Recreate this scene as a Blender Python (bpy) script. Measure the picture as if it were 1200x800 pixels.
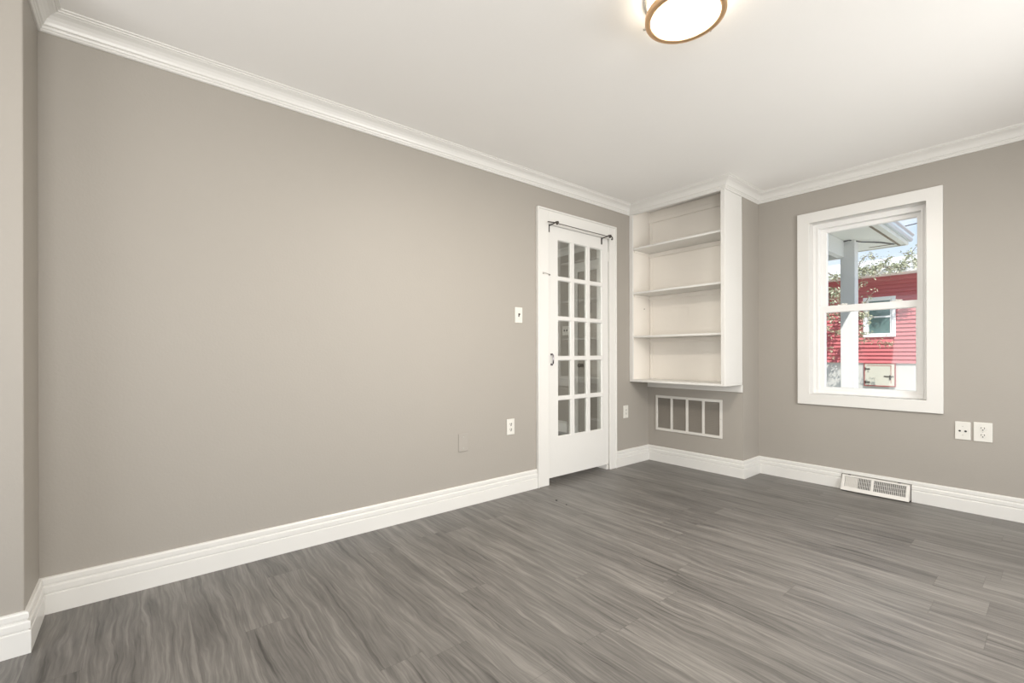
import bpy, bmesh, math, random
from mathutils import Vector, Matrix

for o in list(bpy.data.objects):
    bpy.data.objects.remove(o)
C = bpy.context.scene.collection
scn = bpy.context.scene

# ------------------------------------------------------------------ camera
cam_d = bpy.data.cameras.new('camera')
cam_d.sensor_width = 36.0
cam_d.lens = 531.30 / 1200 * 36.0
cam_d.shift_y = 14.48 / 1200
cam_d.shift_x = 0.0005
cam_d.clip_start = 0.02
cam = bpy.data.objects.new('camera', cam_d)
C.objects.link(cam)
cam.matrix_world = (Matrix.Translation((2.606, 0.0, 1.04)) @ Matrix.Rotation(math.radians(50.672), 4, 'Z')
                    @ Matrix.Rotation(math.pi / 2, 4, 'X') @ Matrix.Rotation(-0.0026, 4, 'Z'))
scn.camera = cam

# ------------------------------------------------------------------ exposure
scn.view_settings.view_transform = 'Standard'
scn.view_settings.look = 'None'
scn.view_settings.exposure = 0.30
scn.view_settings.gamma = 1.0
scn.view_settings.use_curve_mapping = False

# ------------------------------------------------------------------ sky
world = bpy.data.worlds.new('sky')
scn.world = world
world.use_nodes = True
wn, wl = world.node_tree.nodes, world.node_tree.links
wn.clear()
w_out = wn.new('ShaderNodeOutputWorld')
w_bg = wn.new('ShaderNodeBackground')
w_tc = wn.new('ShaderNodeTexCoord')
w_sep = wn.new('ShaderNodeSeparateXYZ')
w_ramp = wn.new('ShaderNodeValToRGB')
w_noise = wn.new('ShaderNodeTexNoise')
w_cr = wn.new('ShaderNodeValToRGB')
w_mix = wn.new('ShaderNodeMixRGB')
w_ramp.color_ramp.elements[0].position = 0.10
w_ramp.color_ramp.elements[0].color = (0.95, 0.97, 1.0, 1)
w_ramp.color_ramp.elements[1].position = 0.27
w_ramp.color_ramp.elements[1].color = (0.33, 0.60, 0.95, 1)
e = w_ramp.color_ramp.elements.new(0.9)
e.color = (0.20, 0.42, 0.85, 1)
w_noise.inputs['Scale'].default_value = 5.0
w_noise.inputs['Detail'].default_value = 6.0
w_cr.color_ramp.elements[0].position = 0.48
w_cr.color_ramp.elements[1].position = 0.62
w_mix.inputs[2].default_value = (0.97, 0.98, 1.0, 1)
wl.new(w_tc.outputs['Generated'], w_sep.inputs[0])
wl.new(w_sep.outputs['Z'], w_ramp.inputs[0])
wl.new(w_tc.outputs['Generated'], w_noise.inputs['Vector'])
wl.new(w_noise.outputs['Fac'], w_cr.inputs[0])
wl.new(w_cr.outputs['Color'], w_mix.inputs[0])
wl.new(w_ramp.outputs['Color'], w_mix.inputs[1])
wl.new(w_mix.outputs['Color'], w_bg.inputs['Color'])
w_bg.inputs['Strength'].default_value = 0.95
wl.new(w_bg.outputs[0], w_out.inputs['Surface'])

# ------------------------------------------------------------------ sun
SUN_DIR = Vector((0.483, -0.667, 1.0)).normalized()       # towards the sun
sun_d = bpy.data.lights.new('sun', 'SUN')
sun_d.energy = 5.0
sun_d.angle = math.radians(0.6)
sun_d.color = (1.0, 0.96, 0.90)
sun = bpy.data.objects.new('sun', sun_d)
C.objects.link(sun)
sun.rotation_euler = SUN_DIR.to_track_quat('Z', 'Y').to_euler()

# ------------------------------------------------------------------ unseen daylight lamps: right window, plus added fill
def area(name, loc, direction, sx, sy, energy, color, spread=math.pi):
    d = bpy.data.lights.new(name, 'AREA')
    d.shape = 'RECTANGLE'
    d.size, d.size_y = sx, sy
    d.energy = energy
    d.color = color
    d.spread = spread
    o = bpy.data.objects.new(name, d)
    C.objects.link(o)
    o.location = loc
    o.rotation_euler = Vector(direction).to_track_quat('-Z', 'Z').to_euler()
    return o

WARM = (1.0, 0.985, 0.955)
area('daylight_right_window', (3.74, -0.40, 1.42), (-1, 0.1, 0.8), 1.3, 1.2, 47, WARM)
area('fill_light_far_right', (3.74, 2.55, 1.26), (-1, 0, -0.28), 1.7, 1.4, 46, WARM, math.radians(150))  # added fill lamp for the far end of the room
area('fill_light_rear', (1.90, -1.90, 1.05), (0, 1, 0.5), 2.5, 2.0, 26, WARM)  # added large soft fill from the rear, no door there
area('fill_light_adjoining', (-2.5, 0.50, 1.5), (0, 1, 0), 1.0, 1.1, 40, WARM)  # added lamp out of view, lifts the room behind the glazed door

# ================================================================== materials
def new_mat(name):
    m = bpy.data.materials.new(name)
    m.use_nodes = True
    n, l = m.node_tree.nodes, m.node_tree.links
    b = n['Principled BSDF']
    return m, n, l, b

def paint(name, col, rough=0.5, var=0.02, bump=0.0, bscale=60.0, metal=0.0, spec=0.5, coat=0.0):
    """Painted / plain surface with faint tonal variation and a fine relief."""
    m, n, l, b = new_mat(name)
    tc = n.new('ShaderNodeTexCoord')
    ns = n.new('ShaderNodeTexNoise')
    ns.inputs['Scale'].default_value = 3.0
    ns.inputs['Detail'].default_value = 4.0
    l.new(tc.outputs['Object'], ns.inputs['Vector'])
    mx = n.new('ShaderNodeMixRGB')
    mx.inputs[1].default_value = tuple(c * (1 - var) for c in col) + (1,)
    mx.inputs[2].default_value = tuple(min(1, c * (1 + var)) for c in col) + (1,)
    l.new(ns.outputs['Fac'], mx.inputs[0])
    l.new(mx.outputs[0], b.inputs['Base Color'])
    b.inputs['Roughness'].default_value = rough
    b.inputs['Metallic'].default_value = metal
    b.inputs['Specular IOR Level'].default_value = spec
    b.inputs['Coat Weight'].default_value = coat
    if bump > 0:
        nb = n.new('ShaderNodeTexNoise')
        nb.inputs['Scale'].default_value = bscale
        nb.inputs['Detail'].default_value = 3.0
        l.new(tc.outputs['Object'], nb.inputs['Vector'])
        bp = n.new('ShaderNodeBump')
        bp.inputs['Strength'].default_value = bump
        bp.inputs['Distance'].default_value = 0.002
        l.new(nb.outputs['Fac'], bp.inputs['Height'])
        l.new(bp.outputs[0], b.inputs['Normal'])
    return m

M = {}
M['wall'] = paint('greige_wall_paint', (0.345, 0.318, 0.281), 0.55, 0.012, 0.25, 90)
M['ceiling'] = paint('ceiling_paint', (0.88, 0.865, 0.84), 0.7, 0.01, 0.2, 70)
M['trim'] = paint('white_trim_paint', (0.70, 0.685, 0.652), 0.32, 0.01, 0.08, 40)
M['shelf'] = paint('shelf_paint', (0.80, 0.755, 0.69), 0.4, 0.015, 0.1, 40)
M['door'] = paint('door_paint', (0.69, 0.677, 0.648), 0.3, 0.01, 0.1, 30)
M['vinyl'] = paint('window_vinyl', (0.80, 0.79, 0.77), 0.35, 0.005)
M['dark'] = paint('dark_hollow', (0.02, 0.018, 0.016), 0.9)
M['duct'] = paint('duct_inner_shade', (0.06, 0.055, 0.05), 0.8, 0.1)  # near-black colour stands in for the shade inside the ducts
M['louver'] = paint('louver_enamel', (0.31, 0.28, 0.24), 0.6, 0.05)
M['iron'] = paint('dark_bronze_iron', (0.09, 0.08, 0.07), 0.45, 0.1, metal=0.7)
M['plate'] = paint('plate_plastic', (0.68, 0.66, 0.61), 0.35)
M['plate_painted'] = paint('painted_plate', (0.353, 0.326, 0.290), 0.5)
M['hole'] = paint('socket_slot', (0.03, 0.03, 0.03), 0.6)
M['brass'] = paint('brushed_brass', (0.84, 0.56, 0.33), 0.38, 0.04, metal=1.0)
M['nickel'] = paint('brushed_nickel', (0.55, 0.54, 0.50), 0.35, 0.04, metal=1.0)
M['enamel'] = paint('register_enamel', (0.66, 0.635, 0.59), 0.4)
M['screw'] = paint('screw_head', (0.5, 0.48, 0.45), 0.4, metal=0.8)
M['chrome'] = paint('chrome_handle', (0.28, 0.26, 0.28), 0.2, metal=1.0)
# outdoors
M['red'] = paint('red_clapboard_paint', (0.50, 0.13, 0.14), 0.6, 0.08, 0.3, 20)
M['concrete'] = paint('foundation_parging', (0.50, 0.49, 0.46), 0.9, 0.10, 0.6, 12)
M['roof'] = paint('pale_shingle', (0.62, 0.61, 0.60), 0.9, 0.08, 0.8, 30)
M['porch'] = paint('porch_white_paint', (0.80, 0.80, 0.79), 0.5, 0.02, 0.15, 20)
M['soffit'] = paint('soffit_paint', (0.82, 0.81, 0.77), 0.6, 0.02)
M['gutter'] = paint('gutter_aluminium', (0.55, 0.60, 0.64), 0.4, 0.03, metal=0.3)
M['bark'] = paint('tree_bark', (0.22, 0.17, 0.12), 0.9, 0.2, 0.6, 30)
M['cable'] = paint('black_cable', (0.03, 0.03, 0.035), 0.6)
M['door_cream'] = paint('hatch_cream_paint', (0.52, 0.50, 0.42), 0.6, 0.04)
M['red_trim'] = paint('hatch_red_trim', (0.30, 0.05, 0.05), 0.6)

def glass_mat(name, tint, gloss=0.9, base=0.0):
    m, n, l, b = new_mat(name)
    n.remove(b)
    out = n['Material Output']
    tr = n.new('ShaderNodeBsdfTransparent')
    tr.inputs[0].default_value = (*tint, 1)
    gl = n.new('ShaderNodeBsdfGlossy')
    gl.inputs['Roughness'].default_value = 0.01
    gl.inputs['Color'].default_value = (gloss, gloss, gloss, 1)
    fr = n.new('ShaderNodeFresnel')
    geo = n.new('ShaderNodeNewGeometry')
    ior = n.new('ShaderNodeMix')
    ior.data_type = 'FLOAT'
    ior.inputs[2].default_value = 1.5
    ior.inputs[3].default_value = 1 / 1.5
    l.new(geo.outputs['Backfacing'], ior.inputs[0])
    l.new(ior.outputs[0], fr.inputs['IOR'])
    mx = n.new('ShaderNodeMixShader')
    if base > 0:
        ad = n.new('ShaderNodeMath')
        ad.operation = 'ADD'
        ad.use_clamp = True
        ad.inputs[1].default_value = base
        l.new(fr.outputs[0], ad.inputs[0])
        l.new(ad.outputs[0], mx.inputs[0])
    else:
        l.new(fr.outputs[0], mx.inputs[0])
    l.new(tr.outputs[0], mx.inputs[1])
    l.new(gl.outputs[0], mx.inputs[2])
    l.new(mx.outputs[0], out.inputs['Surface'])
    return m
M['glass'] = glass_mat('clear_window_glass', (0.97, 0.98, 0.98))
M['door_glass'] = glass_mat('old_door_glass', (0.94, 0.95, 0.93), 1.0, 0.05)
M['far_glass'] = paint('far_window_glass', (0.12, 0.20, 0.19), 0.08, 0.3, spec=1.0)

def emit_mat(name, col, s):
    m, n, l, b = new_mat(name)
    b.inputs['Base Color'].default_value = (*col, 1)
    b.inputs['Emission Color'].default_value = (*col, 1)
    b.inputs['Emission Strength'].default_value = s
    b.inputs['Roughness'].default_value = 0.25
    return m
M['lamp_glass'] = emit_mat('lit_opal_glass', (1.0, 0.93, 0.82), 7.0)
M['lamp_side'] = emit_mat('lit_side_glass', (1.0, 0.90, 0.74), 6.0)

def leaf_mat(name, c1, c2):
    m, n, l, b = new_mat(name)
    tc = n.new('ShaderNodeTexCoord')
    ns = n.new('ShaderNodeTexNoise')
    ns.inputs['Scale'].default_value = 7.0
    l.new(tc.outputs['Object'], ns.inputs['Vector'])
    r = n.new('ShaderNodeValToRGB')
    r.color_ramp.elements[0].position = 0.38
    r.color_ramp.elements[0].color = (*c1, 1)
    r.color_ramp.elements[1].position = 0.62
    r.color_ramp.elements[1].color = (*c2, 1)
    l.new(ns.outputs['Fac'], r.inputs[0])
    l.new(r.outputs[0], b.inputs['Base Color'])
    b.inputs['Roughness'].default_value = 0.55
    return m
M['leaf'] = leaf_mat('pale_leaf', (0.22, 0.25, 0.13), (0.62, 0.62, 0.46))
M['leaf_dark'] = leaf_mat('twiggy_leaf', (0.24, 0.20, 0.12), (0.56, 0.50, 0.34))
M['grass'] = leaf_mat('lawn_grass', (0.40, 0.41, 0.33), (0.54, 0.53, 0.46))

def plank_mat():
    m, n, l, b = new_mat('grey_vinyl_plank')
    def math_n(op, a=None, bb=None, c=None):
        k = n.new('ShaderNodeMath')
        k.operation = op
        for i, v in enumerate((a, bb, c)):
            if v is None: continue
            if isinstance(v, (int, float)): k.inputs[i].default_value = v
            else: l.new(v, k.inputs[i])
        return k.outputs[0]
    def comb(x, y, z):
        k = n.new('ShaderNodeCombineXYZ')
        for i, v in enumerate((x, y, z)):
            if isinstance(v, (int, float)): k.inputs[i].default_value = v
            else: l.new(v, k.inputs[i])
        return k.outputs[0]
    def noise(vec, scale, detail, rough=0.55, dist=0.0):
        k = n.new('ShaderNodeTexNoise')
        k.inputs['Scale'].default_value = scale
        k.inputs['Detail'].default_value = detail
        k.inputs['Roughness'].default_value = rough
        k.inputs['Distortion'].default_value = dist
        l.new(vec, k.inputs['Vector'])
        return k.outputs['Fac']
    W, L = 0.152, 1.22
    tc = n.new('ShaderNodeTexCoord')
    sp = n.new('ShaderNodeSeparateXYZ')
    l.new(tc.outputs['Object'], sp.inputs[0])
    X, Y = sp.outputs['X'], sp.outputs['Y']
    ry = math_n('DIVIDE', Y, W)
    row = math_n('FLOOR', ry)
    wn1 = n.new('ShaderNodeTexWhiteNoise'); wn1.noise_dimensions = '1D'
    l.new(row, wn1.inputs['W'])
    rx = math_n('ADD', math_n('DIVIDE', X, L), math_n('MULTIPLY', wn1.outputs['Value'], 7.3))
    colm = math_n('FLOOR', rx)
    wn2 = n.new('ShaderNodeTexWhiteNoise'); wn2.noise_dimensions = '2D'
    l.new(comb(row, colm, 0.0), wn2.inputs['Vector'])
    rnd = wn2.outputs['Value']
    # grain runs along X; every plank has its own piece of the figure
    gx = math_n('ADD', X, math_n('MULTIPLY', rnd, 31.0))
    gy = math_n('ADD', Y, math_n('MULTIPLY', rnd, 17.0))
    warp = noise(comb(math_n('MULTIPLY', gx, 1.3), math_n('MULTIPLY', gy, 4.0), rnd), 1.6, 3.0)
    wy = math_n('ADD', gy, math_n('MULTIPLY', math_n('SUBTRACT', warp, 0.5), 0.085))
    fine = noise(comb(math_n('MULTIPLY', gx, 5.0), math_n('MULTIPLY', wy, 120.0), rnd), 1.0, 6.0, 0.62)
    mid = noise(comb(math_n('MULTIPLY', gx, 1.5), math_n('MULTIPLY', wy, 34.0), rnd), 1.0, 4.0, 0.55)
    broad = noise(comb(math_n('MULTIPLY', gx, 0.8), math_n('MULTIPLY', gy, 3.0), rnd), 1.2, 2.0)
    # rings of cathedral figure around a soft warp
    ring = math_n('SINE', math_n('MULTIPLY', noise(comb(math_n('MULTIPLY', gx, 1.0), math_n('MULTIPLY', wy, 7.0), rnd), 0.9, 1.5), 46.0))
    v = math_n('ADD', math_n('MULTIPLY', fine, 0.62), math_n('MULTIPLY', mid, 0.50))
    v = math_n('ADD', v, math_n('MULTIPLY', broad, 0.20))
    v = math_n('ADD', v, math_n('MULTIPLY', ring, 0.020))
    v = math_n('ADD', v, math_n('MULTIPLY', math_n('SUBTRACT', rnd, 0.5), 0.075))
    dn = noise(comb(math_n('MULTIPLY', gx, 1.7), math_n('MULTIPLY', wy, 42.0), math_n('ADD', rnd, 3.0)), 1.0, 3.0, 0.5)
    v = math_n('SUBTRACT', v, math_n('MINIMUM', math_n('MULTIPLY', math_n('MAXIMUM', math_n('SUBTRACT', dn, 0.60), 0.0), 1.5), 0.13))
    ramp = n.new('ShaderNodeValToRGB')
    cr = ramp.color_ramp
    cr.elements[0].position = 0.42; cr.elements[0].color = (0.052, 0.048, 0.044, 1)
    cr.elements[1].position = 0.88; cr.elements[1].color = (0.245, 0.229, 0.209, 1)
    e1 = cr.elements.new(0.55); e1.color = (0.104, 0.097, 0.089, 1)
    e2 = cr.elements.new(0.68); e2.color = (0.150, 0.140, 0.128, 1)
    l.new(v, ramp.inputs[0])
    # hairline joints
    fy = math_n('FRACT', ry)
    fx = math_n('FRACT', rx)
    jy = math_n('LESS_THAN', math_n('MINIMUM', fy, math_n('SUBTRACT', 1.0, fy)), 0.0055)
    jx = math_n('LESS_THAN', math_n('MINIMUM', fx, math_n('SUBTRACT', 1.0, fx)), 0.0009)
    j = math_n('MAXIMUM', jy, jx)
    mx = n.new('ShaderNodeMixRGB')
    l.new(math_n('MULTIPLY', j, 0.40), mx.inputs[0])
    l.new(ramp.outputs[0], mx.inputs[1])
    mx.inputs[2].default_value = (0.06, 0.053, 0.047, 1)
    l.new(mx.outputs[0], b.inputs['Base Color'])
    l.new(math_n('ADD', math_n('MULTIPLY', fine, 0.14), 0.34), b.inputs['Roughness'])
    b.inputs['Specular IOR Level'].default_value = 0.5
    bp = n.new('ShaderNodeBump')
    bp.inputs['Strength'].default_value = 0.22
    bp.inputs['Distance'].default_value = 0.0012
    l.new(math_n('SUBTRACT', fine, math_n('MULTIPLY', j, 0.8)), bp.inputs['Height'])
    l.new(bp.outputs[0], b.inputs['Normal'])
    return m
M['floor'] = plank_mat()

# ================================================================== mesh helpers
def B():
    return bmesh.new()

def box(bm, x0, x1, y0, y1, z0, z1):
    vs = [bm.verts.new((x, y, z)) for z in (z0, z1) for x, y in ((x0, y0), (x1, y0), (x1, y1), (x0, y1))]
    for f in ((3, 2, 1, 0), (4, 5, 6, 7), (0, 1, 5, 4), (1, 2, 6, 5), (2, 3, 7, 6), (3, 0, 4, 7)):
        bm.faces.new([vs[i] for i in f])
    return vs

def cyl(bm, p0, p1, r0, r1=None, seg=20, cap=True):
    r1 = r0 if r1 is None else r1
    p0, p1 = Vector(p0), Vector(p1)
    q = (p1 - p0).to_track_quat('Z', 'Y')
    a, b2 = [], []
    for i in range(seg):
        t = 2 * math.pi * i / seg
        d = q @ Vector((math.cos(t), math.sin(t), 0))
        a.append(bm.verts.new(p0 + d * r0))
        b2.append(bm.verts.new(p1 + d * r1))
    for i in range(seg):
        k = (i + 1) % seg
        bm.faces.new((a[i], a[k], b2[k], b2[i]))
    if cap:
        bm.faces.new(a[::-1])
        bm.faces.new(b2)

def tube(bm, pts, r, seg=8):
    pts = [Vector(p) for p in pts]
    rs = r if isinstance(r, (list, tuple)) else [r] * len(pts)
    rings = []
    up = Vector((0, 0, 1))
    for i, p in enumerate(pts):
        t = (pts[min(i + 1, len(pts) - 1)] - pts[max(i - 1, 0)]).normalized()
        ref = up if abs(t.dot(up)) < 0.92 else Vector((1, 0, 0))
        s = t.cross(ref).normalized()
        u = s.cross(t).normalized()
        rings.append([bm.verts.new(p + (s * math.cos(a) + u * math.sin(a)) * rs[i])
                      for a in [2 * math.pi * k / seg for k in range(seg)]])
    for a, b2 in zip(rings, rings[1:]):
        for k in range(seg):
            m2 = (k + 1) % seg
            bm.faces.new((a[k], a[m2], b2[m2], b2[k]))
    bm.faces.new(rings[0][::-1])
    bm.faces.new(rings[-1])

def lathe(bm, c, prof, seg=64, axis='Z'):
    """prof = [(radius, height)], about a vertical axis through c (or along X / -Y for wall pieces)."""
    rings = []
    for r, h in prof:
        if r < 1e-6:
            rings.append([bm.verts.new(_ax(c, 0, 0, h, axis))])
        else:
            rings.append([bm.verts.new(_ax(c, r * math.cos(t), r * math.sin(t), h, axis))
                          for t in [2 * math.pi * k / seg for k in range(seg)]])
    for a, b2 in zip(rings, rings[1:]):
        for k in range(seg):
            m2 = (k + 1) % seg
            if len(a) == 1 and len(b2) == 1: continue
            if len(a) == 1: bm.faces.new((a[0], b2[m2], b2[k]))
            elif len(b2) == 1: bm.faces.new((a[k], a[m2], b2[0]))
            else: bm.faces.new((a[k], a[m2], b2[m2], b2[k]))

def _ax(c, u, v, h, axis):
    if axis == 'Z': return (c[0] + u, c[1] + v, c[2] + h)
    if axis == 'X': return (c[0] + h, c[1] + u, c[2] + v)
    return (c[0] + u, c[1] - h, c[2] + v)          # 'Y': out of the back wall, towards -Y

def obj(name, bm, m, parent=None, bevel=0.0, smooth=False, seg=2):
    bmesh.ops.recalc_face_normals(bm, faces=bm.faces[:])
    me = bpy.data.meshes.new(name)
    bm.to_mesh(me)
    bm.free()
    me.materials.append(M[m] if isinstance(m, str) else m)
    o = bpy.data.objects.new(name, me)
    C.objects.link(o)
    if parent is not None:
        o.parent = parent
        o.matrix_parent_inverse = Matrix.Translation(-Vector(parent.location))
    if bevel > 0:
        bv = o.modifiers.new('bevel', 'BEVEL')
        bv.width = bevel
        bv.segments = seg
        bv.limit_method = 'ANGLE'
        bv.angle_limit = math.radians(40)
    if smooth:
        for p in me.polygons: p.use_smooth = True
    return o

def sobj(name, bm, m, parent=None, **k):
    o = obj(name, bm, m, parent, **k)
    if parent is None: o['kind'] = 'structure'
    return o

def thing(name, label, cat, loc, group=None, kind=None):
    o = bpy.data.objects.new(name, None)
    C.objects.link(o)
    o.empty_display_size = 0.1
    o.location = loc
    o['label'] = label
    o['category'] = cat
    if group: o['group'] = group
    if kind: o['kind'] = kind
    return o

def tag(o, label, cat, group=None, kind=None):
    o['label'] = label
    o['category'] = cat
    if group: o['group'] = group
    if kind: o['kind'] = kind
    return o

def wall_with_holes(bm, axis, t0, t1, a0, a1, z0, z1, holes):
    """A slab spanning t0..t1 in thickness with rectangular openings (a0,a1,z0,z1), cut cleanly."""
    As = sorted({a0, a1, *[h[0] for h in holes], *[h[1] for h in holes]})
    for u0, u1 in zip(As, As[1:]):
        zs = [(z0, z1)]
        for h in holes:
            if h[0] <= u0 + 1e-6 and h[1] >= u1 - 1e-6:
                nz = []
                for q0, q1 in zs:
                    if h[2] > q0: nz.append((q0, min(h[2], q1)))
                    if h[3] < q1: nz.append((max(h[3], q0), q1))
                zs = nz
        for q0, q1 in zs:
            if q1 - q0 < 1e-5: continue
            if axis == 'X': box(bm, t0, t1, u0, u1, q0, q1)
            else: box(bm, u0, u1, t0, t1, q0, q1)

def sweep_segments(path, prof, side=1):
    """Mitred moulding along a plan polyline; returns one bmesh per straight run.
    prof = closed [(out, z)], out = distance off the wall into the room (to the given side of the path)."""
    n = len(path)
    P = [Vector(p) for p in path]
    nor = []
    for a, b2 in zip(P, P[1:]):
        d = (b2 - a).normalized()
        nor.append(Vector((-d.y, d.x)) * side)
    miter = []
    for i in range(n):
        if i == 0: miter.append(nor[0])
        elif i == n - 1: miter.append(nor[-1])
        else:
            s = nor[i - 1] + nor[i]
            miter.append(s / max(1e-6, s.dot(nor[i])))
    out = []
    for i in range(n - 1):
        bm = B()
        ra = [bm.verts.new((P[i].x + miter[i].x * o, P[i].y + miter[i].y * o, z)) for o, z in prof]
        rb = [bm.verts.new((P[i + 1].x + miter[i + 1].x * o, P[i + 1].y + miter[i + 1].y * o, z)) for o, z in prof]
        k = len(prof)
        for j in range(k):
            j2 = (j + 1) % k
            bm.faces.new((ra[j], ra[j2], rb[j2], rb[j]))
        bm.faces.new(ra)
        bm.faces.new(rb[::-1])
        out.append(bm)
    return out

# ================================================================== the room
H = 2.421
YB = 4.183           # back wall face
YC, XC = 3.88, 0.909  # flue chase face and side
XR, YR = 3.72, -1.92  # right and rear walls, behind the camera
YP, XP = -0.315, 0.295  # pier at the left
WX0, WX1, WZ0, WZ1 = 1.304, 2.008, 0.712, 2.083   # window opening
DY0, DY1, DZ1 = 2.503, 3.262, 2.072               # door opening

bm = B(); box(bm, -3.3, XR + .15, YR - .15, 4.36, -0.10, 0.0)
sobj('floor', bm, 'floor')
bm = B(); box(bm, -3.3, XR + .15, YR - .15, 4.36, H, H + 0.15)
sobj('ceiling', bm, 'ceiling')

bm = B()
wall_with_holes(bm, 'X', -0.12, 0.0, YR - .15, 4.36, 0, H, [(DY0, DY1, 0, DZ1)])
sobj('wall_left', bm, 'wall')
bm = B(); box(bm, 0.0, XP, YR, YP, 0, H)
sobj('wall_left_pier', bm, 'wall', bevel=0.004)
bm = B()
wall_with_holes(bm, 'Y', YB, 4.36, 0.0, XR + .15, 0, H, [(WX0, WX1, WZ0, WZ1)])
sobj('wall_back', bm, 'wall')
bm = B()
wall_with_holes(bm, 'Y', YC, YC + 0.02, 0.0, XC, 0, H, [(0.105, 0.720, 0.322, 0.620)])
box(bm, XC - 0.02, XC, YC + 0.02, YB, 0, H)
sobj('wall_chase', bm, 'wall')
bm = B()
wall_with_holes(bm, 'X', XR, XR + .15, YR - .15, 4.36, 0, H, [(-1.05, 0.25, 0.80, 2.05), (1.70, 3.40, 0.55, 2.05)])  # second opening added for the far right fill lamp
sobj('wall_right', bm, 'wall')
bm = B()
wall_with_holes(bm, 'Y', YR - .15, YR, 0.0, XR, 0, H, [(0.62, 3.18, 0.0, 2.08)])  # wide opening added for the rear fill lamp
sobj('wall_rear', bm, 'wall')

# the room beyond the glazed door
bm = B()
wall_with_holes(bm, 'Y', 4.36, 4.50, -3.3, 0.0, 0, H, [])
sobj('wall_adjoining_back', bm, 'wall')
bm = B(); box(bm, -3.45, -3.3, 0.3, 4.50, 0, H)
sobj('wall_adjoining_left', bm, 'wall')
bm = B()
wall_with_holes(bm, 'Y', 0.3, 0.45, -3.3, -0.12, 0, H, [(-3.05, -1.95, 0.9, 2.1)])  # unseen opening added for the adjoining fill lamp
sobj('wall_adjoining_front', bm, 'wall')

# baseboards -----------------------------------------------------------------
BB = [(0, 0), (0.0184, 0), (0.0184, 0.077), (0.0170, 0.0795), (0.0120, 0.0810), (0.0120, 0.0845), (0.0170, 0.087), (0.0170, 0.108),
      (0.0150, 0.1115), (0.0085, 0.1130), (0.0085, 0.1180), (0.0125, 0.121), (0.0125, 0.138), (0.0085, 0.1435), (0.0, 0.145)]
RX0, RX1 = 1.516, 1.926   # gap for the register
def bb(name, path, side=-1):
    for b2 in sweep_segments(path, BB, side):
        sobj(name, b2, 'trim')
bb('baseboard_left', [(XP, YR), (XP, YP), (0, YP), (0, 2.386)])
bb('baseboard_left_far', [(0, 3.343), (0, YC), (XC, YC), (XC, YB), (RX0, YB)])
bb('baseboard_back', [(RX1, YB), (XR, YB), (XR, YR), (XP, YR)])
bb('baseboard_adjoining', [(-3.3, 0.45), (-3.3, 4.36), (-1.55, 4.36)])
# thin top rail of the board carried on above the register
b2 = B(); box(b2, RX0, RX1, YB - 0.0125, YB, 0.119, 0.145)
sobj('baseboard_back_rail', b2, 'trim', bevel=0.003)

# crown moulding --------------------------------------------------------------
z = H
CR = [(0, z - .082), (0.006, z - .082), (0.010, z - .078), (0.010, z - .072), (0.014, z - .069), (0.016, z - .064), (0.014, z - .060),
      (0.020, z - .056), (0.024, z - .046), (0.031, z - .034), (0.041, z - .024), (0.052, z - .018), (0.056, z - .0165),
      (0.060, z - .0125), (0.065, z - .012), (0.065, z - .006), (0.073, z - .004), (0.074, z)] + [(0, z)]
YCAB, XCAB = 3.573, 0.905
k = 0
for path in ([(XP, YR), (XP, YP), (0, YP), (0, YCAB), (XCAB, YCAB), (XCAB, YB), (XR, YB), (XR, YR), (XP, YR)],
             [(-3.3, 0.45), (-3.3, 4.36), (-0.12, 4.36)]):
    for b2 in sweep_segments(path, CR, -1):
        k += 1
        sobj('trim_%d' % k, b2, 'trim')

# ================================================================== the window
win = bpy.data.objects.new('window_1', None); C.objects.link(win)
win['kind'] = 'structure'
win.location = ((WX0 + WX1) / 2, YB, WZ0)
# casing, four mitre-free boards with an eased edge
def frame_bm(x0, x1, z0, z1, w, y0, y1, wb=None, wt=None):
    bm = B(); wb = w if wb is None else wb; wt = w if wt is None else wt
    wall_with_holes(bm, 'Y', y0, y1, x0, x1, z0, z1, [(x0 + w, x1 - w, z0 + wb, z1 - wt)])
    bmesh.ops.remove_doubles(bm, verts=bm.verts[:], dist=1e-5)
    return bm
def mitred_frame(x0, x1, z0, z1, w, y0, y1):
    bm = B()
    o = [(x0, z0), (x1, z0), (x1, z1), (x0, z1)]
    i = [(x0 + w, z0 + w), (x1 - w, z0 + w), (x1 - w, z1 - w), (x0 + w, z1 - w)]
    rings = []
    for pts, y in ((o, y1), (o, y0), (i, y0), (i, y1)):
        rings.append([bm.verts.new((p[0], y, p[1])) for p in pts])
    for a in range(4):
        r0, r1 = rings[a], rings[(a + 1) % 4]
        for k2 in range(4):
            m2 = (k2 + 1) % 4
            bm.faces.new((r0[k2], r0[m2], r1[m2], r1[k2]))
    return bm
sobj('window_casing', mitred_frame(1.218, 2.089, 0.629, 2.166, 0.085, 4.163, YB), 'trim', win, bevel=0.003)
# painted reveal boards lining the opening
sobj('window_jamb', mitred_frame(WX0 - .012, WX1 + .012, WZ0 - .012, WZ1 + .012, 0.014, 4.170, 4.34), 'trim', win)
sobj('window_frame', mitred_frame(WX0, WX1, WZ0, WZ1, 0.036, 4.252, 4.345), 'vinyl', win, bevel=0.002)
sobj('window_frame', mitred_frame(WX0 + .030, WX1 - .030, WZ0 + .004, WZ1 - .030, 0.012, 4.247, 4.345), 'vinyl', win, bevel=0.0015)
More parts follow.
